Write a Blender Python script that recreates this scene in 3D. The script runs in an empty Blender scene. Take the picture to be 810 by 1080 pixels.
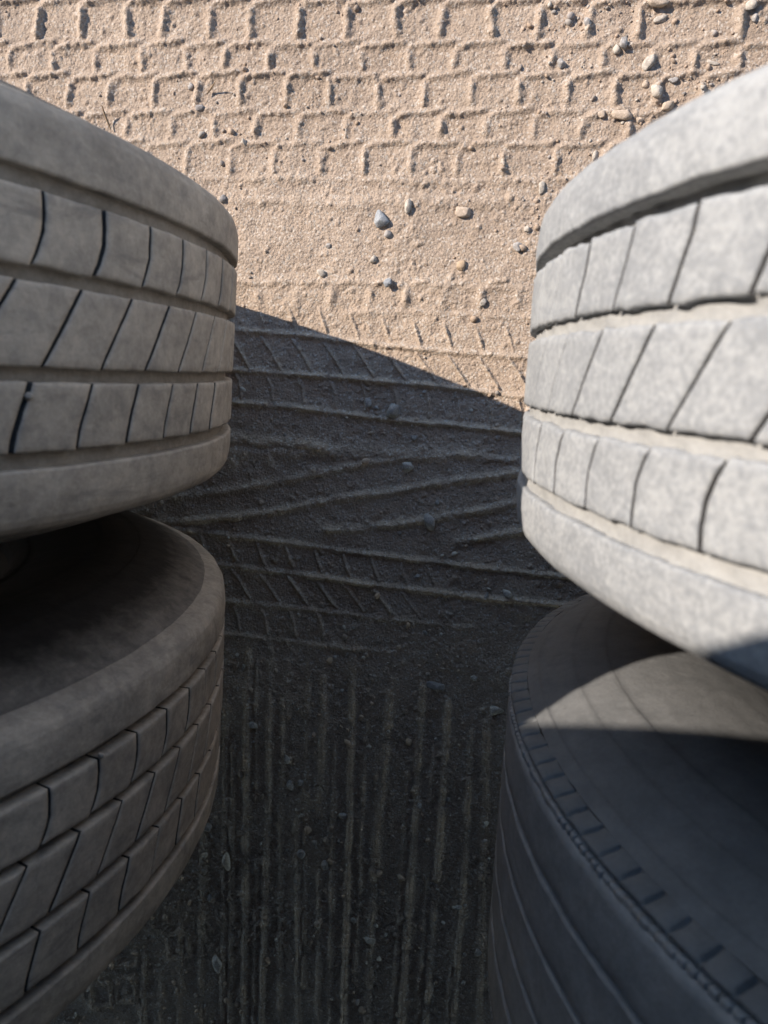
import bpy, bmesh, math, random
import numpy as np
from mathutils import Matrix, Vector, noise as mnoise

# ------------------------------------------------------------------ camera
scene = bpy.context.scene
COL = scene.collection
CAM_LOC = np.array([0.0, 0.0, 1.0074])
CAM_ROT = np.array([[0.98316061, -0.09456217, 0.15637525],
                    [0.06471580, 0.98041785, 0.18599113],
                    [-0.17090082, -0.17273920, 0.97002788]])
F_PX = 788.586                                   # focal length in pixels of a 1080 px high frame
cam_d = bpy.data.cameras.new('camera')
cam = bpy.data.objects.new('camera', cam_d); COL.objects.link(cam)
cam.matrix_world = Matrix.Translation(Vector(CAM_LOC)) @ Matrix(CAM_ROT.tolist()).to_4x4()
cam_d.sensor_fit = 'VERTICAL'; cam_d.sensor_height = 36.0
cam_d.lens = 36.0 * F_PX / 1080.0
cam_d.clip_start = 0.01; cam_d.clip_end = 500.0
cam_d.dof.use_dof = True
cam_d.dof.focus_distance = 0.84
cam_d.dof.aperture_fstop = 9.5
scene.camera = cam

# ------------------------------------------------------------------ sky and sun
SUN = Vector((-1.17, 0.61, 1.0)).normalized()    # towards the sun
world = bpy.data.worlds.new('World'); scene.world = world
world.use_nodes = True
wn = world.node_tree; wn.nodes.clear()
wo = wn.nodes.new('ShaderNodeOutputWorld'); wb = wn.nodes.new('ShaderNodeBackground'); ws = wn.nodes.new('ShaderNodeTexSky')
ws.sky_type = 'NISHITA'; ws.sun_disc = False
ws.ozone_density = 1.8; ws.dust_density = 0.0; ws.air_density = 0.9
ws.sun_elevation = math.asin(SUN.z); ws.sun_rotation = math.atan2(SUN.x, SUN.y)
wb.inputs['Strength'].default_value = 0.145
wn.links.new(ws.outputs[0], wb.inputs[0]); wn.links.new(wb.outputs[0], wo.inputs[0])
sun_d = bpy.data.lights.new('sun', 'SUN'); sun_d.energy = 4.8; sun_d.angle = math.radians(0.53); sun_d.color = (1.0, 0.905, 0.80)
sun = bpy.data.objects.new('sun', sun_d); COL.objects.link(sun)
sun.rotation_euler = SUN.to_track_quat('Z', 'Y').to_euler()
vs = scene.view_settings
vs.view_transform = 'Standard'; vs.look = 'None'; vs.gamma = 1.0; vs.exposure = 0.70; vs.use_curve_mapping = False
scene.cycles.max_bounces = 8; scene.cycles.diffuse_bounces = 3
scene.cycles.use_denoising = True
scene.cycles.use_adaptive_sampling = True; scene.cycles.adaptive_threshold = 0.025

RNG = np.random.default_rng(7); random.seed(7)

# ------------------------------------------------------------------ helpers
def ray(u, v):
    return CAM_ROT @ np.array([(u - 405.0) / F_PX, -(v - 540.0) / F_PX, -1.0])
def at(u, v, z=0.0):
    """point of the photograph -> point on the ground (metres)"""
    d = ray(u, v); return CAM_LOC + (z - CAM_LOC[2]) / d[2] * d

def tag(o, label=None, cat=None, group=None, kind=None):
    if label: o['label'] = label
    if cat: o['category'] = cat
    if group: o['group'] = group
    if kind: o['kind'] = kind
    return o
def empty(name, loc, rz=0.0):
    o = bpy.data.objects.new(name, None); COL.objects.link(o)
    o.location = loc; o.rotation_euler = (0, 0, rz); o.empty_display_size = 0.1
    return o
def link_mesh(name, verts, faces, mats, parent=None, smooth=True, mat_idx=None):
    me = bpy.data.meshes.new(name)
    verts = np.asarray(verts, np.float32)
    me.from_pydata(verts.tolist(), [], [tuple(f) for f in faces]) if not isinstance(faces, np.ndarray) else fast_mesh(me, verts, faces)
    for m in (mats if isinstance(mats, (list, tuple)) else [mats]): me.materials.append(m)
    if mat_idx is not None: me.polygons.foreach_set('material_index', np.asarray(mat_idx, np.int32))
    me.polygons.foreach_set('use_smooth', np.full(len(me.polygons), smooth))
    me.update()
    o = bpy.data.objects.new(name, me); COL.objects.link(o)
    if parent: o.parent = parent
    return o
def fast_mesh(me, verts, faces):
    n = faces.shape[1]
    me.vertices.add(len(verts)); me.vertices.foreach_set('co', verts.ravel())
    me.loops.add(faces.size); me.loops.foreach_set('vertex_index', faces.ravel().astype(np.int32))
    me.polygons.add(len(faces))
    me.polygons.foreach_set('loop_start', np.arange(0, faces.size, n, dtype=np.int32))
    me.update(calc_edges=True); me.validate()
def grid_faces(nu, nv, wrap_u=False, base=0):
    """quads of an nu x nv grid stored row by row (index = i*nv + j)"""
    iu = np.arange(nu if wrap_u else nu - 1); jv = np.arange(nv - 1)
    I, J = np.meshgrid(iu, jv, indexing='ij'); I2 = (I + 1) % nu
    return base + np.stack([I * nv + J, I2 * nv + J, I2 * nv + J + 1, I * nv + J + 1], -1).reshape(-1, 4)

_LAT = RNG.random((256, 256))
def vnoise(x, y, freq, seed=0):
    """smooth 2-d value noise, -1..1"""
    X = x * freq + 37.7 * seed + 1000.0; Y = y * freq + 91.3 * seed + 1000.0
    xi = np.floor(X).astype(np.int64); yi = np.floor(Y).astype(np.int64)
    fx = X - xi; fy = Y - yi
    fx = fx * fx * (3 - 2 * fx); fy = fy * fy * (3 - 2 * fy)
    a = _LAT[xi & 255, yi & 255]; b = _LAT[(xi + 1) & 255, yi & 255]
    c = _LAT[xi & 255, (yi + 1) & 255]; d = _LAT[(xi + 1) & 255, (yi + 1) & 255]
    return 2 * ((a * (1 - fx) + b * fx) * (1 - fy) + (c * (1 - fx) + d * fx) * fy) - 1

class NT:
    """small node-tree writer"""
    def __init__(s, name):
        s.m = bpy.data.materials.new(name); s.m.use_nodes = True
        s.t = s.m.node_tree; s.t.nodes.clear()
        s.out = s.n('ShaderNodeOutputMaterial'); s.p = s.n('ShaderNodeBsdfPrincipled')
        s.l(s.p.outputs[0], s.out.inputs[0])
        s.co = s.n('ShaderNodeTexCoord').outputs['Object']
    def n(s, t): return s.t.nodes.new(t)
    def l(s, a, b): s.t.links.new(a, b)
    def noise(s, scale, detail=4, rough=0.6, dist=0.0, vec=None):
        k = s.n('ShaderNodeTexNoise'); k.inputs['Scale'].default_value = scale; k.inputs['Detail'].default_value = detail
        k.inputs['Roughness'].default_value = rough; k.inputs['Distortion'].default_value = dist
        s.l(vec or s.co, k.inputs['Vector']); return k.outputs['Fac']
    def voro(s, scale, out='Color', vec=None, feat='F1'):
        k = s.n('ShaderNodeTexVoronoi'); k.feature = feat; k.inputs['Scale'].default_value = scale
        s.l(vec or s.co, k.inputs['Vector']); return k.outputs[out]
    def ramp(s, fac, stops):
        k = s.n('ShaderNodeValToRGB'); e = k.color_ramp.elements
        while len(e) < len(stops): e.new(0.5)
        for q, (p, c) in zip(e, stops):
            q.position = p; q.color = (*c, 1) if not isinstance(c, (int, float)) else (c, c, c, 1)
        s.l(fac, k.inputs[0]); return k.outputs[0]
    def mix(s, fac, a, b, mode='MIX'):
        k = s.n('ShaderNodeMix'); k.data_type = 'RGBA'; k.blend_type = mode
        for i, v in ((0, fac), (6, a), (7, b)):
            if isinstance(v, (int, float)): k.inputs[i].default_value = v
            elif isinstance(v, tuple): k.inputs[i].default_value = (*v, 1)
            else: s.l(v, k.inputs[i])
        return k.outputs[2]
    def math(s, op, a, b=0.0):
        k = s.n('ShaderNodeMath'); k.operation = op
        for i, v in ((0, a), (1, b)):
            if isinstance(v, (int, float)): k.inputs[i].default_value = v
            else: s.l(v, k.inputs[i])
        return k.outputs[0]
    def bump(s, h, dist, strength=1.0, prev=None):
        k = s.n('ShaderNodeBump'); k.inputs['Distance'].default_value = dist; k.inputs['Strength'].default_value = strength
        s.l(h, k.inputs['Height'])
        if prev: s.l(prev, k.inputs['Normal'])
        return k.outputs[0]
    def done(s, col, rough=0.9, normal=None, spec=0.25):
        if isinstance(col, tuple): s.p.inputs['Base Color'].default_value = (*col, 1)
        else: s.l(col, s.p.inputs['Base Color'])
        if isinstance(rough, (int, float)): s.p.inputs['Roughness'].default_value = rough
        else: s.l(rough, s.p.inputs['Roughness'])
        s.p.inputs['Specular IOR Level'].default_value = spec
        if normal: s.l(normal, s.p.inputs['Normal'])
        return s.m

# ------------------------------------------------------------------ materials
def mat_dirt():
    t = NT('dry_dirt')
    big = t.noise(4.0, 5, 0.6)
    col = t.ramp(big, [(0.3, (0.366, 0.281, 0.214)), (0.7, (0.460, 0.358, 0.275))])
    pink = t.noise(22.0, 4, 0.65)
    col = t.mix(t.ramp(pink, [(0.5, 0.0), (0.75, 0.45)]), col, (0.415, 0.305, 0.218))
    grains = t.voro(420.0)
    gsep = t.n('ShaderNodeSeparateColor'); t.l(grains, gsep.inputs[0])
    col = t.mix(t.ramp(gsep.outputs[0], [(0.80, 0.0), (0.93, 0.6)]), col, (0.58, 0.52, 0.45))
    col = t.mix(t.ramp(gsep.outputs[1], [(0.84, 0.0), (0.95, 0.6)]), col, (0.20, 0.155, 0.125))
    fine = t.noise(900.0, 3, 0.7)
    col = t.mix(0.5, col, t.ramp(fine, [(0.3, 0.30), (0.7, 0.70)]), 'OVERLAY')
    d1 = t.voro(300.0, 'Distance')
    h = t.math('ADD', t.math('MULTIPLY', d1, -0.8), t.noise(650.0, 4, 0.7))
    nb = t.bump(h, 0.0020, 0.8)
    return t.done(col, 0.95, nb, 0.1)

def mat_rubber(name, rub, dust, amount, scale=1.0, blotch=(0.36, 0.64), mottle=0.7, grain=0.25, edge=None):
    """worn rubber under a film of dust"""
    t = NT(name)
    n1 = t.noise(9.0 * scale, 6, 0.62, 0.3)
    n2 = t.noise(60.0 * scale, 5, 0.65, 0.2)
    n3 = t.noise(420.0, 4, 0.7)
    f = t.math('ADD', t.math('MULTIPLY', n1, 0.55), t.math('MULTIPLY', n2, 0.45))
    n4 = t.noise(170.0 * scale, 3, 0.6)
    f = t.math('ADD', f, t.math('MULTIPLY', t.math('SUBTRACT', n4, 0.5), grain))
    f = t.ramp(f, [(blotch[0], max(0.0, amount - mottle * 0.5)), (blotch[1], min(1.0, amount + mottle * 0.5))])
    if edge:            # edge colours at the outer radius, darker towards the bead
        sx = t.n('ShaderNodeSeparateXYZ'); t.l(t.co, sx.inputs[0])
        rad = t.math('SQRT', t.math('ADD', t.math('MULTIPLY', sx.outputs[0], sx.outputs[0]), t.math('MULTIPLY', sx.outputs[2], sx.outputs[2])))
        rad = t.math('ADD', rad, t.math('MULTIPLY', t.math('SUBTRACT', n2, 0.5), 0.03))
        ek = t.ramp(t.math('DIVIDE', t.math('SUBTRACT', rad, edge[0]), edge[1] - edge[0]), [(0.0, 0.0), (1.0, 1.0)])
        dust = t.mix(ek, dust, edge[2]); rub = t.mix(ek, rub, edge[3])
    col = t.mix(f, rub, dust)
    col = t.mix(0.22, col, t.ramp(n3, [(0.25, 0.25), (0.75, 0.75)]), 'OVERLAY')
    wear = t.noise(34.0, 7, 0.72, 0.8)
    col = t.mix(t.ramp(wear, [(0.52, 0.0), (0.66, 0.55 * mottle)]), col, rub)
    pale = t.noise(23.0, 6, 0.7, 1.2)
    col = t.mix(t.ramp(pale, [(0.58, 0.0), (0.72, 0.45 * mottle)]), col, dust)
    # dark scuffs, stretched round the circumference
    mp = t.n('ShaderNodeMapping'); mp.inputs['Scale'].default_value = (14, 60, 14); t.l(t.co, mp.inputs[0])
    sc = t.noise(1.0, 5, 0.7, 0.6, mp.outputs[0])
    col = t.mix(t.ramp(sc, [(0.57, 0.0), (0.68, 0.5)]), col, rub if edge else tuple(c * 1.1 for c in rub))
    h = t.math('ADD', t.math('MULTIPLY', n3, 0.6), t.math('MULTIPLY', t.noise(160.0, 4, 0.6), 0.8))
    nb = t.bump(h, 0.0007, 0.6)
    return t.done(col, t.ramp(n1, [(0.3, 0.72), (0.7, 0.92)]), nb, 0.3)

M_DIRT = mat_dirt()
M_GREY = mat_rubber('dusty_rubber', (0.165, 0.158, 0.148), (0.53, 0.475, 0.405), 0.66)
M_PALE = mat_rubber('chalky_rubber', (0.185, 0.193, 0.205), (0.345, 0.348, 0.348), 0.6, 1.8, (0.38, 0.62), 0.62, 0.8)
M_WORN = mat_rubber('bare_rubber', (0.16, 0.157, 0.156), (0.30, 0.29, 0.28), 0.5)
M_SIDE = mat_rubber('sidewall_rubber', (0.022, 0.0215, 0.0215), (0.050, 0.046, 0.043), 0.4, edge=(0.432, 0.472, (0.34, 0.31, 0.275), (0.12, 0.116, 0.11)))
M_SIDE_GREY = mat_rubber('grey_sidewall_rubber', (0.095, 0.097, 0.098), (0.175, 0.174, 0.172), 0.55, 0.7)
M_CUT_SHADE = mat_rubber('cut_shade_rubber', (0.030, 0.030, 0.032), (0.060, 0.057, 0.054), 0.3)  # undusted black rubber, with the shade inside the cuts put into its colour
M_PACK = mat_rubber('packed_dust', (0.18, 0.165, 0.145), (0.38, 0.345, 0.30), 0.6, 2.0)
M_PACK_PALE = mat_rubber('pale_packed_dust', (0.245, 0.243, 0.238), (0.36, 0.352, 0.335), 0.6, 3.0)
def mat_steel():
    t = NT('rusty_steel')
    n = t.noise(18.0, 6, 0.65)
    return t.done(t.ramp(n, [(0.35, (0.008, 0.008, 0.008)), (0.7, (0.020, 0.015, 0.012))]), 0.7, t.bump(n, 0.002, 0.4), 0.4)
M_STEEL = mat_steel()
def mat_stone(name, c1, c2, sc=90.0, speck=0.0):
    t = NT(name)
    n = t.noise(sc, 6, 0.65, 0.4)
    col = t.ramp(n, [(0.32, c1), (0.68, c2)])
    if speck:
        s = t.n('ShaderNodeSeparateColor'); t.l(t.voro(900.0), s.inputs[0])
        col = t.mix(t.ramp(s.outputs[0], [(0.72, 0.0), (0.85, speck)]), col, tuple(min(1, c * 1.7) for c in c2))
    return t.done(col, 0.85, t.bump(t.noise(500.0, 5, 0.7), 0.0012, 0.5), 0.25)
STONE = dict(
    blue=mat_stone('blue_grey_stone', (0.22, 0.225, 0.235), (0.33, 0.335, 0.34), 70, 0.4),
    grey=mat_stone('grey_stone', (0.26, 0.235, 0.215), (0.40, 0.365, 0.335), 90, 0.4),
    pale=mat_stone('pale_stone', (0.36, 0.31, 0.26), (0.50, 0.44, 0.37), 140, 0.3),
    tan=mat_stone('tan_stone', (0.37, 0.285, 0.215), (0.50, 0.40, 0.31), 130, 0.3),
    orange=mat_stone('orange_stone', (0.40, 0.29, 0.19), (0.50, 0.37, 0.25), 70),
    dark=mat_stone('dark_stone', (0.20, 0.18, 0.17), (0.32, 0.29, 0.27), 110, 0.3),
    straw=mat_stone('straw', (0.20, 0.13, 0.075), (0.34, 0.24, 0.15), 120))
def mat_gravel():
    t = NT('loose_grit')
    g = t.n('ShaderNodeNewGeometry').outputs['Random Per Island']
    col = t.ramp(g, [(0.0, (0.36, 0.265, 0.19)), (0.35, (0.44, 0.33, 0.245)), (0.6, (0.33, 0.26, 0.205)), (0.75, (0.27, 0.24, 0.215)), (0.9, (0.50, 0.44, 0.37)), (1.0, (0.29, 0.25, 0.23))])
    col = t.mix(0.3, col, t.ramp(t.noise(500.0, 4, 0.7), [(0.3, 0.3), (0.7, 0.7)]), 'OVERLAY')
    return t.done(col, 0.92, t.bump(t.noise(700.0, 3, 0.7), 0.0008, 0.5), 0.15)
M_GRIT = mat_gravel()

# ------------------------------------------------------------------ ground
def axis(a, b, step, far=60.0, growth=1.09):
    core = np.arange(a, b + step * 0.5, step)
    def tail():
        s, d, out = step, 0.0, []
        while d < far: s *= growth; d += s; out.append(d)
        return np.array(out)
    tl = tail()
    return np.concatenate([(core[0] - tl)[::-1], core, core[-1] + tl])
STEP = 0.0014
gx = axis(-0.82, 0.50, STEP); gy = axis(-1.24, 0.54, STEP)
GX, GY = np.meshgrid(gx, gy, indexing='ij')
H = (0.006 * vnoise(GX, GY, 1.7, 1) + 0.0026 * vnoise(GX, GY, 7.0, 2) + 0.0013 * vnoise(GX, GY, 26.0, 3))

RIDGE = np.zeros_like(H)
def stroke(pts, h, w, wob=0.35, wob_f=45.0, fade=0.0, px=True, asym=0.0, breakup=0.45):
    """a raised lip of dirt along a polyline; h, w in metres"""
    P = np.array([at(*q)[:2] for q in pts] if px else pts)
    # resample and wobble
    seg = np.hypot(*np.diff(P, axis=0).T); L = np.concatenate([[0], np.cumsum(seg)])
    n = max(3, int(L[-1] / 0.006)); t = np.linspace(0, L[-1], n)
    Q = np.stack([np.interp(t, L, P[:, 0]), np.interp(t, L, P[:, 1])], 1)
    sd = RNG.random() * 50
    Q[:, 0] += w * wob * vnoise(t, t * 0 + sd, wob_f, 5); Q[:, 1] += w * wob * vnoise(t, t * 0 + sd + 9, wob_f, 6)
    amp = h * (1 + breakup * vnoise(t, t * 0 + sd, 38.0, 8) + 0.5 * breakup * vnoise(t, t * 0 + sd, 110.0, 9))
    end = np.minimum(t, L[-1] - t); amp *= np.clip(0.35 + end / 0.008, 0, 1)
    if fade: amp *= np.clip(1 - fade * t / L[-1], 0, 1)
    r = 3.0 * w
    for k in range(n - 1):
        a, b = Q[k], Q[k + 1]
        i0, i1 = np.searchsorted(gx, [min(a[0], b[0]) - r, max(a[0], b[0]) + r])
        j0, j1 = np.searchsorted(gy, [min(a[1], b[1]) - r, max(a[1], b[1]) + r])
        if i1 <= i0 or j1 <= j0: continue
        X = GX[i0:i1, j0:j1]; Y = GY[i0:i1, j0:j1]
        d = b - a; l2 = d @ d + 1e-12
        s = np.clip(((X - a[0]) * d[0] + (Y - a[1]) * d[1]) / l2, 0, 1)
        dd = np.hypot(X - a[0] - s * d[0], Y - a[1] - s * d[1]) / w
        v = (amp[k] * (1 - s) + amp[k + 1] * s) * np.exp(-dd ** 2 * 0.9)
        R_ = RIDGE[i0:i1, j0:j1]
        np.maximum(R_, v, out=R_) if h > 0 else np.minimum(R_, v, out=R_)

def ext(lst, step, lo=-420, hi=1250):
    """carry a row of bars on beyond the frame at its own spacing"""
    lst = list(lst)
    while lst[0] > lo: lst.insert(0, lst[0] - step)
    while lst[-1] < hi: lst.append(lst[-1] + step)
    return lst
# rows of a block tyre print across the top (pixel rows of the photograph)
rows = [(-44, -6, ext([61, 107, 152, 197, 243, 291, 341, 391, 443, 495, 547, 600], 46), 0.0055),
        (0, 41, ext([39, 83, 130, 174, 220, 264, 316, 366, 417, 468, 520, 572, 623, 676, 786], 46), 0.0072),
        (46, 75, ext([8, 54, 98, 148, 192, 238, 285, 329, 381, 430, 483, 534, 585, 638, 691], 46), 0.0056),
        (79, 112, ext([25, 70, 115, 163, 207, 254, 301, 347, 399, 448, 499, 549, 600, 650], 46), 0.0060),
        (119, 146, ext([38, 85, 132, 179, 223, 269, 316, 365, 415, 466, 514, 564, 618], 46), 0.0050),
        (152, 186, ext([60, 106, 153, 197, 244, 288, 337, 384, 435, 484, 532, 587, 640], 46), 0.0048)]
for (y0, y1, xs, h) in rows:
    for i, x in enumerate(xs[:-1]):
        k = RNG.random()
        hh = 0.88 * h * (0.82 + 0.3 * RNG.random())
        lean = RNG.normal(-2, 2)
        stroke([(x, y0 + 3), (x + lean * 0.5, (y0 + y1) / 2), (x + lean, y1 - 1)], hh, 0.0050 if y0 == 0 else 0.0044, breakup=0.28)
        x2 = xs[i + 1]
        stroke([(x, y0 + 3), (x + 8, y0), (x2 - 6, y0 - 4 + RNG.normal(0, 1)), (x2, y0 - 5)], min(hh, 0.0055) * (0.75 + 0.25 * RNG.random()), 0.0038, breakup=0.28)
stroke([(q, 189 + 2 * math.sin(q / 60)) for q in range(-300, 660, 40)], 0.0022, 0.005)
stroke([(q, 213 + 2 * math.sin(q / 45)) for q in range(-300, 600, 40)], 0.0022, 0.007)
# a half worn row above the shadow line
for x in range(-320, 560, 39):
    stroke([(x + 8, 300), (x + 7, 324)], 0.0050 * (0.3 + 0.7 * RNG.random()), 0.0055)
    if RNG.random() < 0.7: stroke([(x + 10, 300), (x + 34, 296)], 0.0035, 0.0040)
stroke([(100, 299), (248, 298), (330, 296), (420, 299), (520, 303), (560, 306)], 0.0022, 0.005)
stroke([(360, 330), (420, 329), (500, 332), (600, 336)], 0.0020, 0.004)
# first ribbed tyre print
D1 = [(-60, 331), (100, 341), (248, 348), (320, 354), (390, 363), (470, 371), (560, 377), (800, 392)]
D2 = [(-60, 371), (100, 381), (246, 390), (340, 397), (449, 406), (550, 418), (800, 440)]
D3 = [(-60, 405), (100, 416), (244, 424), (330, 432), (413, 443), (480, 449), (547, 456), (800, 478)]
for d, h in ((D1, 0.0048), (D2, 0.0055), (D3, 0.0060)): stroke(d, h * 0.82, 0.0036, 0.15, breakup=0.5)
yl = lambda line, x: float(np.interp(x, [q[0] for q in line], [q[1] for q in line]))
for x in range(-60, 640, 33):
    stroke([(x, yl(D1, x) - 30), (x + 5, yl(D1, x) - 16), (x + 9, yl(D1, x) - 2)], 0.0024 * 1.3, 0.0017, 0.4, breakup=0.3)
    stroke([(x + 2, yl(D1, x) + 2), (x + 15, yl(D1, x) + 21), (x + 28, yl(D2, x + 28))], 0.0028 * 1.3, 0.0017, 0.4, breakup=0.3)
    stroke([(x + 10, yl(D2, x) + 2), (x + 16, yl(D2, x) + 16), (x + 17, yl(D3, x))], 0.0024 * 1.3, 0.0017, 0.4, breakup=0.3)
# smeared ridges where the wheels turned
stroke([(140, 458), (200, 461), (245, 463), (300, 468), (345, 473)], 0.006, 0.008)
stroke([(246, 466), (246, 495)], 0.004, 0.007); stroke([(282, 470), (284, 492)], 0.0045, 0.006); stroke([(222, 468), (222, 500)], 0.004, 0.007)
stroke([(60, 560), (160, 552), (283, 542), (343, 529), (400, 521), (452, 512), (500, 505), (549, 498), (640, 480), (760, 452)], 0.0045, 0.0050, 0.3)
stroke([(180, 526), (261, 515), (340, 499), (408, 485), (484, 480), (548, 487)], 0.0034, 0.0050, 0.3)
stroke([(340, 560), (386, 558), (430, 552), (462, 546), (510, 538), (555, 528), (660, 504)], 0.0040, 0.0048, 0.3)
stroke([(478, 573), (510, 568), (555, 561), (640, 546)], 0.0037, 0.0052, 0.3)
stroke([(250, 480), (330, 476), (420, 478), (470, 481)], 0.003, 0.008)
# second ribbed tyre print
F1 = [(-60, 540), (100, 551), (204, 561), (290, 571), (370, 583), (470, 595), (560, 605), (740, 624)]
F2 = [(-60, 566), (100, 582), (234, 596), (320, 607), (397, 618), (490, 629), (577, 637), (740, 652)]
F3 = [(-60, 606), (100, 620), (240, 635), (320, 643), (386, 651), (440, 657), (500, 664)]
F4 = [(-60, 642), (100, 656), (251, 671), (310, 678), (365, 684), (420, 690)]
for d, h, f in ((F1, 0.0050, 0.1), (F2, 0.0060, 0.1), (F3, 0.0050, 0.5), (F4, 0.0050, 0.6)): stroke(d, h * 0.82, 0.0035, 0.15, fade=f, breakup=0.5)
for x in range(-60, 560, 30):
    k = 1.0 if x < 420 else 0.6
    stroke([(x, yl(F1, x) + 2), (x + 3, yl(F1, x) + 12), (x + 9, yl(F2, x) - 4)], 0.0026 * k * 1.3, 0.0017, 0.4, breakup=0.3)
    if x < 480: stroke([(x + 2, yl(F2, x) + 3), (x + 12, yl(F2, x) + 17), (x + 24, yl(F3, x) - 2)], 0.0028 * k * 1.3, 0.0017, 0.4, breakup=0.3)
    if x < 360: stroke([(x + 4, yl(F3, x) + 2), (x + 9, yl(F3, x) + 14), (x + 12, yl(F4, x) - 2)], 0.0024 * 1.3, 0.0017, 0.4, breakup=0.3)
# prints running the other way, at the bottom
Z = lambda pts: [(60 + a / 1.62, 660 + b / 1.62) for a, b in pts]
for pts, h, w in (([(325, 40), (323, 260), (318, 640), (314, 900)], 0.0060, 0.0050), ([(340, 60), (338, 300)], 0.003, 0.003), ([(365, 40), (360, 300), (348, 660), (342, 900)], 0.0060, 0.0046),
                  ([(290, 100), (284, 400), (280, 700)], 0.0030, 0.0040), ([(505, 50), (500, 330), (490, 660), (484, 900)], 0.0070, 0.0050), ([(457, 80), (450, 300)], 0.0040, 0.0050),
                  ([(410, 330), (412, 660), (410, 900)], 0.0040, 0.0045), ([(448, 420), (446, 700)], 0.0040, 0.0040), ([(625, 100), (612, 330), (588, 660), (578, 900)], 0.0070, 0.0050),
                  ([(668, 130), (655, 350), (632, 660), (620, 900)], 0.0060, 0.0048), ([(570, 110), (556, 260), (540, 420), (530, 660), (526, 800)], 0.0050, 0.0060), ([(545, 250), (548, 420)], 0.003, 0.004),
                  ([(708, 180), (696, 400), (680, 620), (670, 900)], 0.0050, 0.0050), ([(395, 60), (392, 160)], 0.003, 0.006), ([(735, 160), (726, 500), (715, 900)], 0.0035, 0.0050),
                  ([(250, 330), (246, 520), (240, 800)], 0.0035, 0.0050), ([(210, 500), (204, 900)], 0.0035, 0.005), ([(150, 560), (144, 900)], 0.0035, 0.005)):
    stroke(Z(pts), h * 0.62, w * 0.85, 0.3, breakup=0.55)
for a_, b_, t0_, t1_ in ((300, 292, 200, 800), (385, 376, 120, 900), (430, 420, 60, 620), (475, 462, 200, 900), (528, 505, 140, 700), (600, 560, 250, 900), (645, 606, 200, 800), (690, 650, 400, 900), (340, 330, 400, 900)):
    stroke(Z([(a_, t0_), ((a_ + b_) / 2, (t0_ + t1_) / 2), (b_, t1_)]), 0.0022, 0.0036, 0.3, breakup=0.6)
# cell hollows left by lugs at the lower left
for cx, cy in ((133, 1010), (133, 1046), (160, 1040), (106, 1052), (160, 1075), (188, 1000)):
    stroke([(cx - 11, cy - 12), (cx + 9, cy - 13), (cx + 11, cy + 10), (cx - 10, cy + 12), (cx - 11, cy - 12)], 0.0020, 0.0042)
rough = np.exp(-(RIDGE / 0.004) ** 2)
H += RIDGE * (1 + 0.25 * vnoise(GX, GY, 160.0, 11))
dx_ = np.gradient(gx)[:, None]; dy_ = np.gradient(gy)[None, :]
fineness = np.clip(1.4 - np.maximum(dx_, dy_) / 0.006, 0, 1)
cl = np.clip(0.5 + 0.9 * vnoise(GX, GY, 14.0, 12), 0.15, 1)
H += fineness * (0.0009 * vnoise(GX, GY, 75.0, 13) + (0.0008 * vnoise(GX, GY, 170.0, 14) + 0.0007 * np.abs(vnoise(GX, GY, 330.0, 15))) * cl)
# granules pressed into the surface
ng = 42000
px_ = RNG.uniform(gx.min() * 0 - 0.80, 0.48, ng); py_ = RNG.uniform(-1.22, 0.52, ng)
rr = np.clip(RNG.lognormal(math.log(0.0015), 0.42, ng), 0.0011, 0.005)
for a, b, r in zip(px_, py_, rr):
    i0, i1 = np.searchsorted(gx, [a - r, a + r]); j0, j1 = np.searchsorted(gy, [b - r, b + r])
    if i1 <= i0 or j1 <= j0: continue
    q = 1 - ((GX[i0:i1, j0:j1] - a) ** 2 + (GY[i0:i1, j0:j1] - b) ** 2) / r ** 2
    H[i0:i1, j0:j1] += 0.45 * r * np.sqrt(np.clip(q, 0, 1))
far = np.clip((np.hypot(GX, GY) - 2.0) / 6.0, 0, 1)
H = H * (1 - far) + far * (0.02 * vnoise(GX, GY, 0.4, 21))
H -= 0.003
gv = np.stack([GX, GY, H], -1).reshape(-1, 3)
ground = link_mesh('ground', gv, grid_faces(len(gx), len(gy)), M_DIRT)
tag(ground, kind='structure')
def ground_z(x, y):
    i = min(max(np.searchsorted(gx, x), 0), len(gx) - 1); j = min(max(np.searchsorted(gy, y), 0), len(gy) - 1)
    return float(H[i, j])

# ------------------------------------------------------------------ tyres
def ring_noise(a, y, f, seed):
    """noise that closes round the wheel"""
    x = np.cos(a); z = np.sin(a)
    return 0.5 * (vnoise(x + y * 3, z - y * 2, f, seed) + vnoise(z + y * 2, x * 1.1 + y, f, seed + 1))

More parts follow.
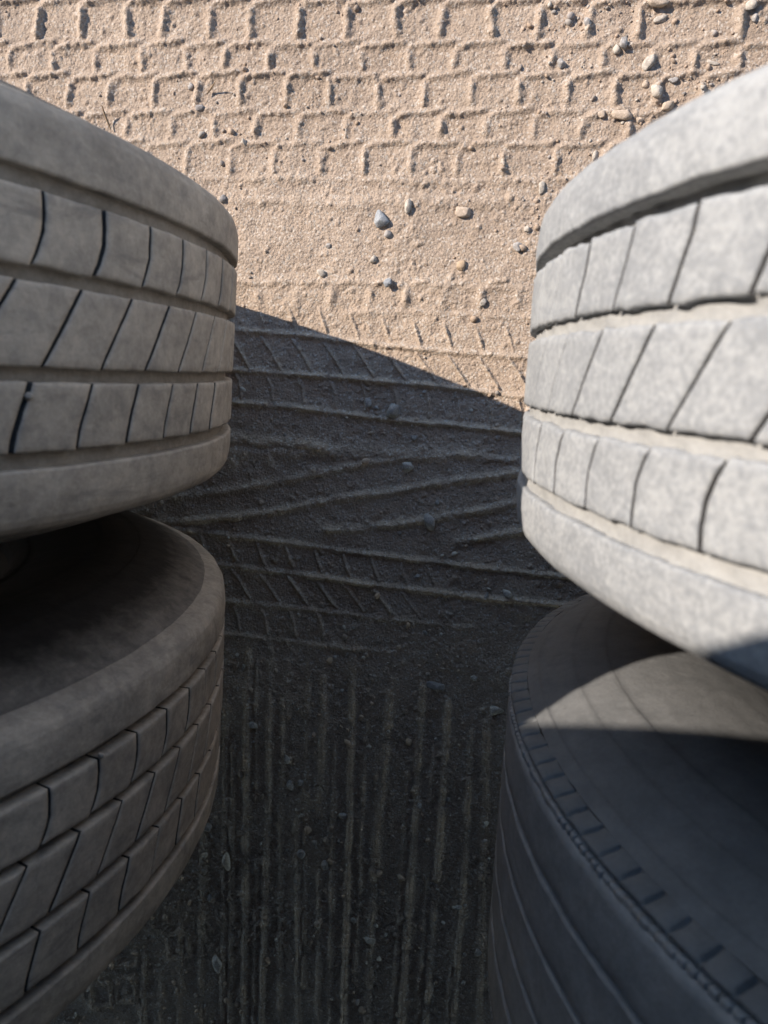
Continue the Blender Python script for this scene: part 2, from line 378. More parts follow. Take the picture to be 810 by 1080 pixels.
def rib(R, y0, y1, depth, nb, sipe=None, sw=0.0022, sd=0.006, ncol=14, nrow=13, bev=0.0016, saw=0.0, phase=0.0, seed=1, edge_noise=0.0005, mask=None):
    """one rib of the tread: verts, faces. sipe(y) -> arc shift of the cuts across it; None for a plain rib"""
    P = 2 * math.pi * R / nb
    if sipe:
        cs = [0.0, sw / 2, sw / 2, sw / 2 + bev] + list(np.linspace(sw / 2 + bev, P - sw / 2 - bev, ncol)[1:-1]) + [P - sw / 2 - bev, P - sw / 2, P - sw / 2]
        cr = [-sd, -sd, -0.0007, 0.0] + [0.0] * (ncol - 2) + [0.0, -0.0007, -sd]
    else:
        cs = list(np.linspace(0, P, ncol + 1)[:-1]); cr = [0.0] * ncol
    rs = [y0, y0, y0 + bev] + list(np.linspace(y0 + bev, y1 - bev, nrow)[1:-1]) + [y1 - bev, y1, y1]
    rd = [-depth, -0.0008, 0.0] + [0.0] * (nrow - 2) + [0.0, -0.0008, -depth]
    cs = np.array(cs); cr = np.array(cr); rs = np.array(rs); rd = np.array(rd)
    nc = len(cs)
    S = (np.arange(nb)[:, None] * P + cs[None]).ravel(); CR = np.tile(cr, nb) * (1.0 if mask is None else np.repeat(mask, len(cs))); U = np.tile(cs / P, nb)
    rng = np.random.default_rng(seed)
    bh = np.repeat(rng.normal(0, 0.00025, nb), nc)
    SS, YY = np.meshgrid(S, rs, indexing='ij')
    rr = R + np.minimum(CR[:, None], rd[None]) + np.where(np.minimum(CR[:, None], rd[None]) > -0.002, bh[:, None], 0)
    if sipe:
        sh = np.array([sipe(float(np.clip(y, y0, y1))) for y in rs]); SS = SS + sh[None] + phase
        jit = 0.00022 * vnoise(SS, YY, 400.0, seed + 3); SS = SS + jit
    A = SS / R
    e0 = np.exp(-((rs - y0) / 0.003) ** 2)[None]; e1 = np.exp(-((rs - y1) / 0.003) ** 2)[None]
    YY = YY + edge_noise * (e0 * ring_noise(A, YY * 0 + y0, 90.0, seed) + e1 * ring_noise(A, YY * 0 + y1, 90.0, seed + 5))
    if saw: YY = YY + saw * (U[:, None] - 0.5) * e0 - 0.0 * e1
    rr = rr + 0.00035 * ring_noise(A, YY, 40.0, seed + 7)
    v = np.stack([rr * np.cos(A), YY, rr * np.sin(A)], -1).reshape(-1, 3)
    f = grid_faces(nb * nc, len(rs), wrap_u=True)
    if sipe:
        low = np.minimum(cr, np.roll(cr, -1)) < -0.001
        rib.cut = np.repeat(np.tile(low, nb), len(rs) - 1)
    return v, f
def lathe(prof, n, seed=3, amp=0.0004):
    """surface of revolution about y: prof = [(y, r)]"""
    prof = np.array(prof)
    A = np.linspace(0, 2 * math.pi, n, endpoint=False)
    AA, YY = np.meshgrid(A, prof[:, 0], indexing='ij'); RR = np.broadcast_to(prof[:, 1], AA.shape)
    RR = RR + amp * ring_noise(AA, YY, 30.0, seed)
    v = np.stack([RR * np.cos(AA), YY + 0.5 * amp * ring_noise(AA, RR, 25.0, seed + 2), RR * np.sin(AA)], -1).reshape(-1, 3)
    return v, grid_faces(n, len(prof), wrap_u=True)
def dense(prof, k=4):
    prof = np.array(prof, float); out = []
    for a, b in zip(prof[:-1], prof[1:]): out += [a + (b - a) * t for t in np.linspace(0, 1, k, endpoint=False)]
    return np.array(out + [prof[-1]])
def combine(chunks):
    V, F, MI, o = [], [], [], 0
    for (v, f), mi in chunks: V.append(v); F.append(f + o); MI.append(np.full(len(f), mi) if np.isscalar(mi) else np.asarray(mi)); o += len(v)
    return np.concatenate(V), np.concatenate(F), np.concatenate(MI)

def rim_mesh(k, ky):
    b = [(-0.098 * ky, 0.296 * k), (-0.100 * ky, 0.300 * k), (-0.090 * ky, 0.289 * k), (-0.06 * ky, 0.276 * k), (-0.03 * ky, 0.262 * k), (0.03 * ky, 0.262 * k), (0.06 * ky, 0.276 * k), (0.09 * ky, 0.289 * k), (0.100 * ky, 0.300 * k)]
    d = [(-0.045 * ky, 0.262 * k), (-0.05 * ky, 0.20 * k), (-0.075 * ky, 0.16 * k), (-0.078 * ky, 0.05 * k), (-0.078 * ky, 0.002)]
    return combine([(lathe(dense(b, 3), 96, 3, 0.0), 0), (lathe(dense(d, 3), 96, 3, 0.0), 0)])

SIPE1 = lambda ky, ks: (lambda y: ks * float(np.interp(y / ky, [0.0288, 0.0368, 0.046, 0.056, 0.0653], [0.0078, 0.0033, -0.0002, -0.0006, 0.0])))
SIPE2 = lambda ky, ks: (lambda y: ks * float(np.interp(y / ky, [-0.0211, 0.0211], [0.0272, 0.0])))
SIPE3 = lambda ky, ks: (lambda y: ks * float(np.interp(y / ky, [-0.0652, -0.056, -0.046, -0.037, -0.0288], [0.0120, 0.0102, 0.0067, 0.0030, 0.0])))
def block_tyre(name, loc, rz, R, ky, spin, mats, side_mat, pack, seed, depth=0.0085, sipe_d=0.0085, sw=0.0024, deep=0.0, ragged=0.0006):
    """truck tyre with a wide plain shoulder either side of three rows of slanted blocks"""
    root = empty(name, loc, rz); k = R / 0.52
    S = lambda y: y * ky
    ch = []
    nb = 77
    for y0, y1, sp, ph, saw, sd_ in ((0.0288, 0.0653, SIPE1(ky, k), 0.1297, 0.0016, 1), (-0.0211, 0.0211, SIPE2(ky, k), 0.1038, 0.0008, 2), (-0.0652, -0.0288, SIPE3(ky, k), 0.0952, 0.0012, 3)):
        ch.append((rib(R, S(y0), S(y1), depth, nb, sp, sw, sipe_d, phase=ph * k, saw=saw, seed=seed * 10 + sd_, edge_noise=ragged), 0))
        ch[-1] = (ch[-1][0], np.where(rib.cut, 2, 0))
    for sg in (1, -1):
        pr = [(0.0743, R - depth - deep), (0.0743, R - 0.0012), (0.0752, R - 0.0003), (0.080, R), (0.088, R - 0.0002), (0.096, R - 0.0008), (0.101, R - 0.0018), (0.105, R - 0.0038), (0.1083, R - 0.0070), (0.1106, R - 0.0115), (0.1122, R - 0.0170), (0.1135, R - 0.0225)]
        d = dense(pr, 4); d[:, 0] *= ky * sg
        if sg < 0: d = d[::-1]
        v, f = lathe(d, 720, seed * 10 + 5 + sg, 0.0007)
        # ragged inner lip
        a = np.arctan2(v[:, 2], v[:, 0]); e = np.exp(-((np.abs(v[:, 1]) / ky - 0.0743) / 0.003) ** 2)
        v[:, 1] += 0.6 * ragged * e * ring_noise(a, v[:, 1] * 0 + sg, 110.0, seed + 31)
        ch.append(((v, f), 0))
    fl = [(S(-0.0750), R - depth + 0.0006), (S(0.0750), R - depth + 0.0006)]
    v, f = lathe(dense(fl, 60), 720, seed + 41, 1.6 * ragged)
    q = np.hypot(v[:, 0], v[:, 2]); a = np.arctan2(v[:, 2], v[:, 0]); q = 1 + ragged * 1.5 * ring_noise(a, v[:, 1], 90.0, seed + 61) / q; v[:, 0] *= q; v[:, 2] *= q
    if deep:            # the groove next to one shoulder is not filled with dirt
        rad = np.hypot(v[:, 0], v[:, 2]); q = (rad - deep * (v[:, 1] / ky < -0.064)) / rad
        v[:, 0] *= q; v[:, 2] *= q
    ch.append(((v, f), 1))
    V, F, MI = combine(ch)
    parts = [link_mesh('tread', V, F, [mats, pack, M_CUT_SHADE], root, True, MI)]
    for sg in (1, -1):
        pr = np.array([(0.1133, 0.4975), (0.1150, 0.4925), (0.1180, 0.4865), (0.1195, 0.4855), (0.1230, 0.476), (0.1265, 0.467), (0.1268, 0.465), (0.1300, 0.455), (0.1325, 0.443), (0.1343, 0.430), (0.1338, 0.4275),
                       (0.1345, 0.405), (0.1335, 0.3900), (0.1322, 0.3880), (0.1300, 0.370), (0.1265, 0.350), (0.1215, 0.330), (0.1175, 0.3180), (0.1190, 0.3150), (0.1150, 0.3060), (0.1080, 0.2985), (0.0990, 0.2950)])
        pr[:, 0] += 0.006 * np.exp(-((pr[:, 1] - 0.385) / 0.05) ** 2)
        pr[:, 0] *= ky * sg; pr[:, 1] *= k
        if sg < 0: pr = pr[::-1]
        V, F, MI = combine([(lathe(dense(pr, 3), 360, seed * 10 + 8 + sg, 0.0006), 0)])
        parts.append(link_mesh('sidewall', V, F, [side_mat], root, True, MI))
    V, F, MI = rim_mesh(k, ky)
    parts.append(link_mesh('rim', V, F, M_STEEL, root))
    for o in parts: o.rotation_euler = (0, -spin, 0)
    return root

def rib_tyre(name, loc, rz, R, seed=9):
    """nearly bald truck tyre: straight narrow grooves, notched band round the shoulder"""
    root = empty(name, loc, rz); k = R / 0.52
    n = 1080; ch = []
    A = np.linspace(0, 2 * math.pi, n, endpoint=False)
    def g(y, w, d):      # groove across the profile, one lip bruised
        return [(y - w / 2 - 0.0012, R), (y - w / 2, R - 0.0006), (y - w / 4, R - d), (y + w / 4, R - d), (y + w / 2, R - 0.0006), (y + w / 2 + 0.0012, R + 0.0002), (y + w / 2 + 0.004, R)]
    pr = [(-0.1048, R - 0.004), (-0.1046, R)]
    for y, w, d in ((-0.062, 0.0042, 0.0050), (-0.0205, 0.0034, 0.0036), (0.0205, 0.0034, 0.0036), (0.062, 0.0044, 0.0055)): pr += g(y, w, d)
    pr += [(0.1046, R), (0.1048, R - 0.004)]
    d = dense(pr, 5)
    v, f = lathe(d, n, seed, 0.0010)
    # rows of tiny cuts along both tread edges
    for sg in (1, -1):
        e0, e1 = (0.1045, 0.1083) if sg > 0 else (-0.1083, -0.1045)
        v2, f2 = rib(R, e0, e1, 0.007, 534, lambda y: 0.0, 0.0014, 0.0022, ncol=4, nrow=6, bev=0.0004, seed=91 + sg, edge_noise=0.0003, mask=np.clip(1.5 * vnoise(np.arange(534.0), np.zeros(534), 0.13, 71) + 0.6, 0, 1))
        ch.append(((v2, f2), 0))
    ch.append(((v, f), 0))
    V, F, MI = combine(ch)
    link_mesh('tread', V, F, [M_WORN], root, True, MI)
    # the notched band: lugs all round just inside the tread edge
    for sg in (1, -1):
        nl = 178; cols = np.array([0.0, 0.07, 0.10, 0.16, 0.5, 0.88, 0.95, 0.985]); up = np.array([0, 0, 0.85, 1, 1, 1, 0.85, 0])
        pb = np.array([(0.1085, -0.0065), (0.1098, -0.0070), (0.1110, -0.0022), (0.1120, -0.0008), (0.1135, -0.0012), (0.1150, -0.0035), (0.1160, -0.0075), (0.1168, -0.0100), (0.1172, -0.0125)])
        dn = np.array([0, 0, 0.0, 0.0, 0.25, 0.9, 1, 0.9, 0.0]) * 0.0046
        q = ((np.arange(nl)[:, None] + cols[None]) / nl * 2 * math.pi).ravel(); u = np.tile(up, nl)
        AA = np.broadcast_to(q[:, None], (len(q), len(pb)))
        dep = (1 - u)[:, None] * dn[None]
        YY = (pb[None, :, 0] - dep * 0.9); RR = R + pb[None, :, 1] - dep * 0.9
        YY = YY + 0.0008 * ring_noise(AA, RR, 45.0, 77); RR = RR + 0.0006 * ring_noise(AA, RR * 0, 70.0, 79)
        vv = np.stack([RR * np.cos(AA), sg * YY, RR * np.sin(AA)], -1).reshape(-1, 3)
        ff = grid_faces(len(q), len(pb), wrap_u=True)
        if sg < 0: ff = ff[:, ::-1]
        link_mesh('shoulder_band', vv, ff, [M_SIDE_GREY], root, True)
        pr = np.array([(0.1172, R - 0.0125), (0.1190, R - 0.0155), (0.1215, R - 0.0200), (0.1216, R - 0.0220), (0.1265, R - 0.0330), (0.1310, R - 0.0440), (0.1312, R - 0.0462), (0.1350, R - 0.0575), (0.1376, R - 0.0680), (0.1374, R - 0.0702),
                       (0.1402, R - 0.086), (0.1412, R - 0.102), (0.1405, R - 0.122), (0.1375, R - 0.143), (0.1325, R - 0.163), (0.1270, R - 0.180), (0.120, R - 0.196), (0.111, R - 0.205), (0.099, R - 0.208)])
        pr[:, 0] *= sg
        if sg < 0: pr = pr[::-1]
        V, F, MI = combine([(lathe(dense(pr, 4), 540, seed * 10 + 8 + sg, 0.0006), 0)])
        sw_ = link_mesh('sidewall', V, F, [M_SIDE_GREY], root, True, MI)
        # small moulding pips and vent stubs on the wall
        if sg > 0:
            st = []
            extra = []
            for k_ in range(9):
                d_ = ray(786 + 2.9 * k_ + (k_ % 2), 737 + 3.4 * k_ - 3 * (k_ % 2)); P_ = CAM_LOC + (-0.189 - CAM_LOC[1]) / d_[1] * d_
                lx_ = -(P_[0] - 0.4965); lz_ = P_[2] - R; extra.append((math.atan2(lz_, lx_), math.hypot(lx_, lz_), 0.0035, 0.0016))
            for (aa, r0, da, dr) in ((2.81, R - 0.063, 0.010, 0.0012), (2.90, R - 0.0735, 0.012, 0.0016), (2.62, R - 0.115, 0.017, 0.0012), (2.70, R - 0.098, 0.003, 0.0014), (2.96, R - 0.052, 0.008, 0.0010), *extra):
                yb = float(np.interp(-(r0), -pr[:, 1], pr[:, 0]))
                st.append((aa, r0, da, dr, yb))
            for (aa, r0, da, dr, yb) in st:
                Vs = []
                for yy, sc in ((yb - 0.002, 1.0), (yb + 0.0011, 0.6)):
                    for x_, y_ in ((-1, -1), (1, -1), (1, 1), (-1, 1)):
                        a2 = aa + x_ * da * 0.5 * (0.6 + 0.4 * sc); r2 = r0 + y_ * dr * sc
                        Vs.append((r2 * math.cos(a2), yy, r2 * math.sin(a2)))
                Fs = [(4, 5, 6, 7)] + [(i, (i + 1) % 4, 4 + (i + 1) % 4, 4 + i) for i in range(4)]
                link_mesh('moulding_mark', Vs, Fs, [M_SIDE_GREY], sw_, False)
    V, F, MI = rim_mesh(k, 1.0)
    link_mesh('rim', V, F, M_STEEL, root)
    return root

R1, R2, R3, R4 = 0.52, 0.4925, 0.4961, 0.4777
t1 = block_tyre('truck_tyre', (-0.7443, 0.0201, R1), -0.0182, R1, 1.0, 0.0, M_GREY, M_SIDE, M_PACK, 1)
tag(t1, 'dusty brown grey truck tyre with slanted tread blocks, the nearer of the pair in shade', 'tyre', 'truck tyres')
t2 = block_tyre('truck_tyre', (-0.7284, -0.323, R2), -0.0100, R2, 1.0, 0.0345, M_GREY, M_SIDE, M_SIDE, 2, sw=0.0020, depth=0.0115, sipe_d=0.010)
tag(t2, 'truck tyre in deep shade with slanted tread blocks, its sidewall and black hollow showing', 'tyre', 'truck tyres')
t3 = block_tyre('truck_tyre', (0.5026, 0.0115, R3), math.pi + 0.0159, R3, 0.925, 0.008, M_PALE, M_SIDE_GREY, M_PACK_PALE, 3, depth=0.0055, sipe_d=0.005, sw=0.0018, deep=0.0075, ragged=0.0011)
tag(t3, 'pale sunlit truck tyre chalky with dust, slanted tread blocks facing the sun', 'tyre', 'truck tyres')
t4 = rib_tyre('truck_tyre', (0.4965, -0.326, R4), math.pi + 0.0159, R4)
tag(t4, 'nearly bald truck tyre with straight grooves, notched shoulder and a sunlit patch on its sidewall', 'tyre', 'truck tyres')

# ------------------------------------------------------------------ trailer bed over the wheels (it casts the shade)
def box(bm, x0, x1, y0, y1, z0, z1):
    vs_ = [bm.verts.new(c) for c in ((x0, y0, z0), (x1, y0, z0), (x1, y1, z0), (x0, y1, z0), (x0, y0, z1), (x1, y0, z1), (x1, y1, z1), (x0, y1, z1))]
    for f in ((0, 3, 2, 1), (4, 5, 6, 7), (0, 1, 5, 4), (1, 2, 6, 5), (2, 3, 7, 6), (3, 0, 4, 7)): bm.faces.new([vs_[i] for i in f])
def bm_obj(name, bm, mat, parent=None):
    bmesh.ops.bevel(bm, geom=bm.edges[:], offset=0.003, segments=2, affect='EDGES')
    me = bpy.data.meshes.new(name); bm.to_mesh(me); bm.free(); me.materials.append(mat)
    o = bpy.data.objects.new(name, me); COL.objects.link(o)
    if parent: o.parent = parent
    return o
bed = empty('trailer_bed', (0, 0.022, 1.15), 0.04)
tag(bed, 'rusty steel trailer bed above the four tyres, shading the wheels below', 'trailer bed')
bm = bmesh.new(); box(bm, -5, 5, -2.30, 0.142, 0.06, 0.10); bm_obj('deck_plate', bm, M_STEEL, bed)
bm = bmesh.new(); box(bm, -5, 5, 0.144, 0.157, 0.0, 0.11); bm_obj('side_rail', bm, M_STEEL, bed)
bm = bmesh.new(); box(bm, -5, 5, -2.315, -2.302, -0.85, 0.11); bm_obj('added_shade_panel', bm, M_STEEL, bed)  # unseen far-side panel, added to stop light coming in from behind
for x in (-2.0, -1.2, 1.2, 2.0):
    bm = bmesh.new(); box(bm, x - 0.04, x + 0.04, -2.28, 0.141, -0.02, 0.057); bm_obj('crossmember', bm, M_STEEL, bed)

# ------------------------------------------------------------------ stones
def rock(r, seed, facets=6, flat=0.7, stretch=1.0, rough=0.34):
    """a pebble: noisy ball cut by a few planes; r = radius in metres"""
    bm = bmesh.new(); bmesh.ops.create_icosphere(bm, subdivisions=3, radius=1.0)
    rng = np.random.default_rng(seed)
    pl = rng.normal(size=(facets, 3)); pl /= np.linalg.norm(pl, axis=1)[:, None]; pd = rng.uniform(0.55, 0.86, facets)
    off = Vector(rng.uniform(0, 50, 3))
    for v in bm.verts:
        c = v.co * (1 + rough * mnoise.noise(v.co * 1.3 + off) + 0.45 * rough * mnoise.noise(v.co * 3.5 + off) + 0.18 * rough * mnoise.noise(v.co * 9.0 + off))
        for n_, d_ in zip(pl, pd):
            n_ = Vector(n_); e = c.dot(n_) - d_
            if e > 0: c = c - n_ * e * 0.85
        v.co = c
    for v in bm.verts: v.co = Vector((v.co.x * r * stretch, v.co.y * r, v.co.z * r * flat))
    return bm
def stone(name, u, v, w, h, ang, mat, label, cat, group, facets=6, flat=0.7, seed=0, z=None, sink=0.62):
    p = at(u, v, 0.0)
    g = ground_z(p[0], p[1]) if z is None else z
    p = at(u, v, g + 0.002); s = 0.93 * float(np.linalg.norm(p - CAM_LOC)) / float(np.linalg.norm(ray(u, v))) / F_PX
    r = min(w, h) / 2 * s; st = max(w, h) / min(w, h)
    bm = rock(r, seed, facets + 4, flat, st)
    me = bpy.data.meshes.new(name); bm.to_mesh(me); bm.free(); me.materials.append(mat)
    me.polygons.foreach_set('use_smooth', np.full(len(me.polygons), True)); me.update()
    o = bpy.data.objects.new(name, me); COL.objects.link(o)
    base = math.radians(ang)
    o.rotation_euler = (0, 0, base)
    o.location = (p[0], p[1], g + r * flat * (1 - sink * 2 * 0.5))
    return tag(o, label, cat, group)
G_SUN = 'loose pebbles on the sunlit dirt'; G_SHADE = 'loose pebbles on the shaded dirt'
PEB = [  # u, v, width, height, angle, material, facets, flatness, label, group
    (402, 232, 19, 22, 20, 'blue', 5, .75, 'blue grey rounded pebble on sunlit dirt between the tyres, largest one there', G_SUN),
    (409, 247, 13, 10, 0, 'grey', 7, .7, 'small pale grey stone tucked under the blue grey pebble', G_SUN),
    (430, 217, 10, 19, 8, 'pale', 7, .7, 'pale upright stone just beside the blue grey pebble', G_SUN),
    (489, 224, 21, 13, -10, 'tan', 7, .7, 'flat tan stone on sunlit dirt, between the blue grey pebble and the pale tyre', G_SUN),
    (394, 273, 10, 8, 30, 'pale', 6, .7, 'tiny pale stone on sunlit dirt a little below the blue grey pebble', G_SUN),
    (409, 298, 10, 10, 0, 'blue', 3, .9, 'tiny round grey pebble on the worn print above the shadow line', G_SUN),
    (546, 261, 13, 11, -15, 'grey', 4, .8, 'round grey brown pebble close to the pale tyre', G_SUN),
    (657, 121, 25, 15, -8, 'tan', 4, .75, 'smooth tan oval stone above the pale tyre, largest beside its edge', G_SUN),
    (693, 96, 16, 16, 10, 'pale', 8, .85, 'whitish angular stone above the pale tyre, beside a tan angular one', G_SUN),
    (704, 111, 16, 13, 20, 'tan', 8, .85, 'tan angular stone between the whitish stone and the pale tyre', G_SUN),
    (693, 2, 26, 14, 0, 'tan', 3, .7, 'large smooth tan stone cut off by the top edge of the photo', G_SUN),
    (696, 20, 17, 9, 20, 'pale', 7, .7, 'flat pale stone just under the large stone at the top edge', G_SUN),
    (658, 45, 10, 16, 5, 'grey', 6, .75, 'narrow grey stone standing on a corner of the block print', G_SUN),
    (684, 65, 13, 19, -20, 'pale', 5, .7, 'smooth cream stone on the block print, between narrow grey and whitish stones', G_SUN),
    (592, 67, 12, 12, 0, 'grey', 7, .8, 'small grey stone wedged against a ridge of the block print', G_SUN),
    (583, 223, 11, 9, 15, 'grey', 6, .8, 'small dark grey stone touching the upper edge of the pale tyre', G_SUN),
    (571, 197, 8, 17, 0, 'pale', 8, .7, 'little upright clump of pale stone near the pale tyre shoulder', G_SUN),
    (628, 164, 7, 14, -15, 'pale', 6, .7, 'slim pale stone close above the pale tyre shoulder', G_SUN),
    (556, 241, 9, 7, 0, 'pale', 6, .7, 'tiny light stone beside the round grey brown pebble', G_SUN),
    (486, 280, 14, 11, 10, 'orange', 5, .5, 'flat orange stone set into the sunlit dirt', G_SUN),
    (509, 319, 10, 8, 30, 'pale', 7, .7, 'pale angular stone near the shadow line by the pale tyre', G_SUN),
    (338, 288, 11, 9, -20, 'pale', 7, .7, 'whitish chip near the shaded tyre and the shadow line', G_SUN),
    (346, 259, 8, 6, 45, 'grey', 6, .7, 'small grey chip on the smooth sunlit dirt by the shaded tyre', G_SUN),
    (211, 113, 12, 8, 20, 'dark', 7, .8, 'dark lump of dirt on a ridge corner of the block print', G_SUN),
    (235, 210, 9, 9, 0, 'dark', 5, .8, 'dark little stone at the upper edge of the shaded tyre', G_SUN),
    (201, 91, 6, 9, -10, 'grey', 6, .7, 'small grey chip beside a dark sliver in the block print', G_SUN),
    (711, 84, 14, 8, 5, 'grey', 8, .7, 'flat grey stone above the whitish angular stone', G_SUN),
    (681, 89, 9, 9, 25, 'tan', 8, .7, 'small tan stone just beside the whitish angular stone', G_SUN),
    (675, 126, 10, 10, 25, 'tan', 8, .7, 'small stone touching the smooth tan oval stone', G_SUN),
    (635, 120, 9, 8, 25, 'tan', 8, .7, 'small tan crumb near the smooth tan oval stone', G_SUN),
    (752, 66, 14, 5, -15, 'pale', 6, .6, 'thin pale splinter of stone far along the block print', G_SUN),
    (619, 22, 8, 9, 0, 'grey', 6, .7, 'small grey stone on a bar of the topmost print row', G_SUN),
    (792, 5, 14, 12, 0, 'pale', 6, .7, 'pale stone beside the top corner of the photo', G_SUN),
    (797, 18, 8, 14, 0, 'grey', 6, .7, 'narrow stone under the pale stone in the top corner', G_SUN),
    (415, 434, 18, 18, 0, 'dark', 3, .85, 'dark round pebble on a ridge of the shaded print, the largest there', G_SHADE),
    (388, 424, 8, 12, 15, 'grey', 6, .8, 'small stone leaning near the dark round pebble in the shade', G_SHADE),
    (397, 430, 6, 5, 0, 'grey', 6, .8, 'tiny crumb between the dark round pebble and its neighbour', G_SHADE),
    (430, 493, 15, 13, -10, 'grey', 9, .85, 'knobbly grey stone on shaded dirt below the dark round pebble', G_SHADE),
    (436, 462, 8, 8, 0, 'dark', 6, .8, 'small stone midway between dark round pebble and knobbly stone', G_SHADE),
    (453, 550, 14, 20, 15, 'dark', 8, .75, 'dark angular stone on the smeared ridges in the shade', G_SHADE),
    (461, 530, 6, 6, 0, 'grey', 6, .8, 'tiny pebble just above the dark angular stone', G_SHADE),
    (522, 749, 17, 14, -10, 'grey', 7, .8, 'blocky grey stone beside the bald tyre', G_SHADE),
    (460, 724, 24, 11, 0, 'dark', 7, .5, 'flat three cornered stone in deep shade near the bald tyre', G_SHADE),
    (239, 908, 12, 21, 5, 'pale', 4, .7, 'pale drop shaped pebble beside the tread of the shaded tyre', G_SHADE),
    (229, 1016, 12, 23, 8, 'grey', 4, .7, 'long grey pebble below the pale drop shaped one', G_SHADE),
    (535, 626, 12, 12, 20, 'grey', 7, .8, 'grey stone on the far rib of the shaded print by the pale tyre', G_SHADE),
    (513, 629, 6, 10, 0, 'dark', 7, .8, 'small dark stone on the shaded rib beside a grey stone', G_SHADE),
    (440, 608, 8, 6, 20, 'grey', 7, .8, 'small stone between the two ribs of the shaded print', G_SHADE),
    (362, 861, 12, 8, 0, 'grey', 5, .7, 'flat pebble midway along a long ridge in deep shade', G_SHADE),
    (306, 828, 9, 14, 15, 'grey', 5, .7, 'oval pebble, lower of two close together in deep shade', G_SHADE),
    (302, 801, 8, 11, 20, 'grey', 5, .7, 'oval pebble, upper of two close together in deep shade', G_SHADE),
    (317, 826, 8, 8, 0, 'dark', 5, .7, 'small dark pebble touching the lower oval one', G_SHADE),
    (267, 765, 10, 10, 0, 'grey', 6, .7, 'small stone next to the shaded tyre, above the oval pebbles', G_SHADE),
    (343, 912, 9, 13, 10, 'dark', 6, .7, 'dark pebble in deep shade below the flat pebble', G_SHADE),
    (318, 901, 10, 14, 10, 'dark', 6, .7, 'dark pebble in deep shade, with a twin beside it', G_SHADE),
    (390, 992, 13, 9, 5, 'grey', 6, .7, 'flat grey pebble near the bottom of the long ridges', G_SHADE),
    (442, 850, 7, 9, 0, 'grey', 6, .7, 'small stone among the long ridges nearer the bald tyre', G_SHADE),
    (483, 958, 11, 7, 20, 'grey', 6, .7, 'small flat stone close to the bald tyre tread', G_SHADE),
    (504, 1005, 9, 9, 20, 'dark', 6, .7, 'dark stone at the foot of the bald tyre', G_SHADE),
    (500, 715, 8, 8, 20, 'grey', 6, .7, 'small stone near the notched shoulder of the bald tyre', G_SHADE),
    (219, 872, 9, 10, 0, 'dark', 5, .7, 'dark pebble nearest the tread of the shaded lower tyre', G_SHADE),
    (221, 947, 6, 9, 0, 'dark', 5, .7, 'tiny dark pebble between the drop shaped and long pebbles', G_SHADE),
]
names = {'straw': 'straw'}
for i, (u, v, w, h, ang, m, fc, fl, lab, grp) in enumerate(PEB):
    a = ang + (90 if h > w else 0)
    stone('pebble', u, v, w, h, a, STONE[m], lab, 'pebble', grp, fc, fl, seed=100 + i)
# grit lodged in the tread
def lodged(t, R, s_arc, y, r, mat, label, seed):
    o = bpy.data.objects.new('pebble', None)
    bm = rock(r, seed, 5, 0.9, 1.15); me = bpy.data.meshes.new('pebble'); bm.to_mesh(me); bm.free(); me.materials.append(mat)
    me.polygons.foreach_set('use_smooth', np.full(len(me.polygons), True))
    o = bpy.data.objects.new('pebble', me); COL.objects.link(o)
    a = s_arc / R; o.location = t.matrix_basis @ Vector(((R + r * 0.15) * math.cos(a), y, (R + r * 0.15) * math.sin(a)))
    return tag(o, label, 'pebble', 'grit stuck in the tyre treads')
bpy.context.view_layer.update()
def lodge_at(t, R, u, v, r, mat, label, seed):
    d = ray(u, v); mi = t.matrix_basis.inverted(); o = mi @ Vector(CAM_LOC); q = mi.to_3x3() @ Vector(d)
    a = q.x ** 2 + q.z ** 2; b = 2 * (o.x * q.x + o.z * q.z); c = o.x ** 2 + o.z ** 2 - R * R
    k = (-b - math.sqrt(b * b - 4 * a * c)) / (2 * a); P = o + q * k
    return lodged(t, R, math.atan2(P.z, P.x) * R, P.y, r, mat, label, seed)
lodge_at(t1, R1, 30, 418, 0.0022, STONE['pale'], 'tiny white stone lodged in a cut of the nearer shaded tyre', 301)
lodge_at(t2, R2, 106, 797, 0.0021, STONE['pale'], 'tiny pale stone stuck between blocks of the tyre in deep shade', 302)
# dry sliver of grass by the shaded tyre, and one for a thin shadow
def sliver(u, v, length, width, ang, label):
    p = at(u, v); bm = bmesh.new(); n = 7; prev = None
    for i in range(n):
        t = i / (n - 1); w = width * (0.35 + 0.65 * math.sin(math.pi * min(1, t * 0.9 + 0.1))); x = (t - 0.5) * length; z = 0.004 + 0.012 * t * t; y = 0.10 * length * math.sin(t * 2.5)
        ring = [bm.verts.new((x, y - w, z)), bm.verts.new((x, y, z + w * 0.9)), bm.verts.new((x, y + w, z)), bm.verts.new((x, y, z - w * 0.6))]
        if prev:
            for k in range(4): bm.faces.new((prev[k], prev[(k + 1) % 4], ring[(k + 1) % 4], ring[k]))
        else: bm.faces.new(ring[::-1])
        prev = ring
    bm.faces.new(prev)
    me = bpy.data.meshes.new('stalk_or_shadow'); bm.to_mesh(me); bm.free(); me.materials.append(STONE['straw'])
    o = bpy.data.objects.new('stalk_or_shadow', me); COL.objects.link(o); o.location = (p[0], p[1], ground_z(p[0], p[1])); o.rotation_euler = (0, 0, math.radians(ang))
    return tag(o, label, 'stalk')
sliver(113, 124, 0.028, 0.0016, 100, 'dark dry stalk poking out over the shoulder of the nearer shaded tyre')
sliver(224, 94, 0.020, 0.0014, 30, 'short dark sliver standing in for a thin shadow across a cell of the block print')  # dark sliver modelled in place of a thin shadow on the dirt

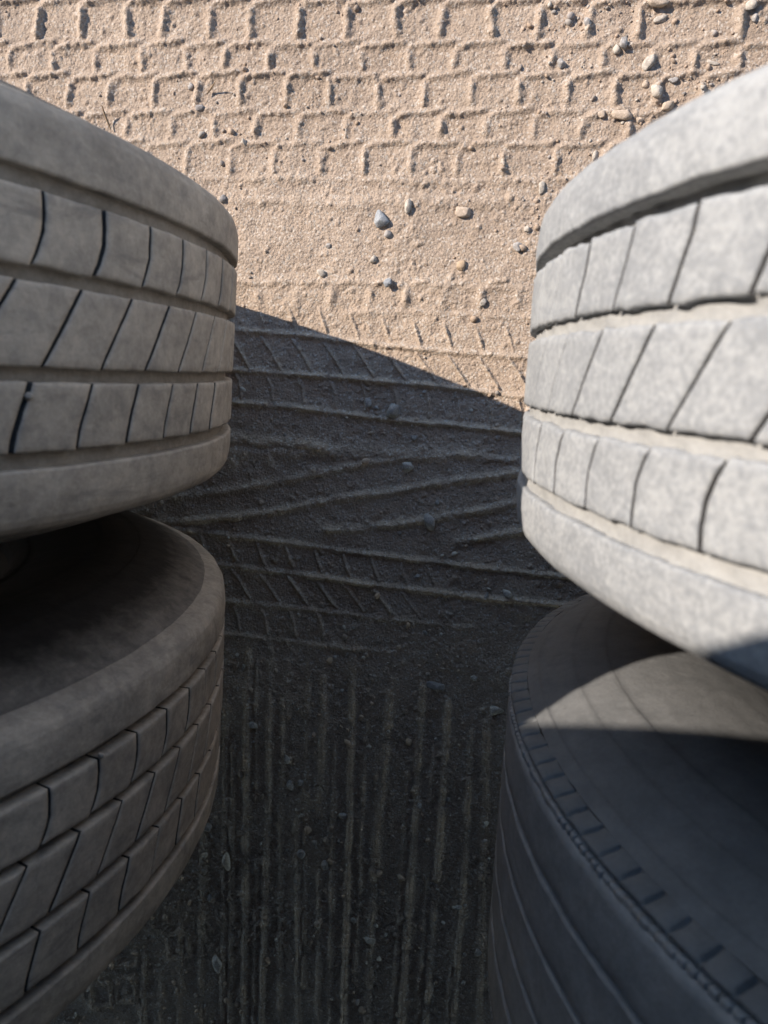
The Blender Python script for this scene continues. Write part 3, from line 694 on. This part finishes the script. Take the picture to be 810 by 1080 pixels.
# ------------------------------------------------------------------ loose grit: one object
def gravel():
    bms = []
    for s in range(10):
        bm = bmesh.new(); bmesh.ops.create_icosphere(bm, subdivisions=2 if s < 3 else 1, radius=1.0)
        off = Vector((s * 7.3, s * 3.1, s)); rng = np.random.default_rng(500 + s)
        pl = rng.normal(size=(5, 3)); pl /= np.linalg.norm(pl, axis=1)[:, None]; pd = rng.uniform(0.55, 0.85, 5)
        for v in bm.verts:
            c = v.co * (1 + 0.3 * mnoise.noise(v.co * 1.5 + off))
            for n_, d_ in zip(pl, pd):
                e = c.dot(Vector(n_)) - d_
                if e > 0: c = c - Vector(n_) * e * 0.9
            v.co = c
        bm.verts.index_update()
        bms.append((np.array([v.co[:] for v in bm.verts]), np.array([[v.index for v in f.verts] for f in bm.faces]))); bm.free()
    N = 8500
    V, F, o = [], [], 0
    k = 0
    while k < N:
        x = RNG.uniform(-0.95, 0.62); y = RNG.uniform(-1.35, 0.66)
        dens = 0.45 + 0.55 * float(vnoise(np.array(x), np.array(y), 9.0, 51)) + 0.25 * float(vnoise(np.array(x), np.array(y), 30.0, 52))
        if x > -0.1 and y > 0.1: dens += 0.3
        if x > -0.05 and y > 0.25: dens += 0.3
        if y < -0.35: dens += 0.15
        if x < 0.0 and y > -0.02: dens -= 0.30
        if RNG.random() > dens: continue
        r = float(np.clip(RNG.lognormal(math.log(0.0016), 0.50), 0.0008, 0.0055))
        v, f = bms[RNG.integers(3) if r > 0.003 else RNG.integers(3, 10)]
        q = RNG.normal(size=4); q /= np.linalg.norm(q); w_, a, b, c = q
        rot = np.array([[1 - 2 * (b * b + c * c), 2 * (a * b - c * w_), 2 * (a * c + b * w_)], [2 * (a * b + c * w_), 1 - 2 * (a * a + c * c), 2 * (b * c - a * w_)], [2 * (a * c - b * w_), 2 * (b * c + a * w_), 1 - 2 * (a * a + b * b)]])
        sc = r * np.array([RNG.uniform(0.8, 1.35), RNG.uniform(0.75, 1.1), RNG.uniform(0.6, 0.95)])
        V.append((v * sc) @ rot.T + np.array([x, y, ground_z(x, y) + r * 0.10])); F.append(f + o); o += len(v); k += 1
    g = link_mesh('gravel', np.concatenate(V), np.concatenate(F), M_GRIT, None, True)
    tag(g, 'loose grit scattered over the dry tyre printed dirt', 'gravel', kind='stuff')
gravel()
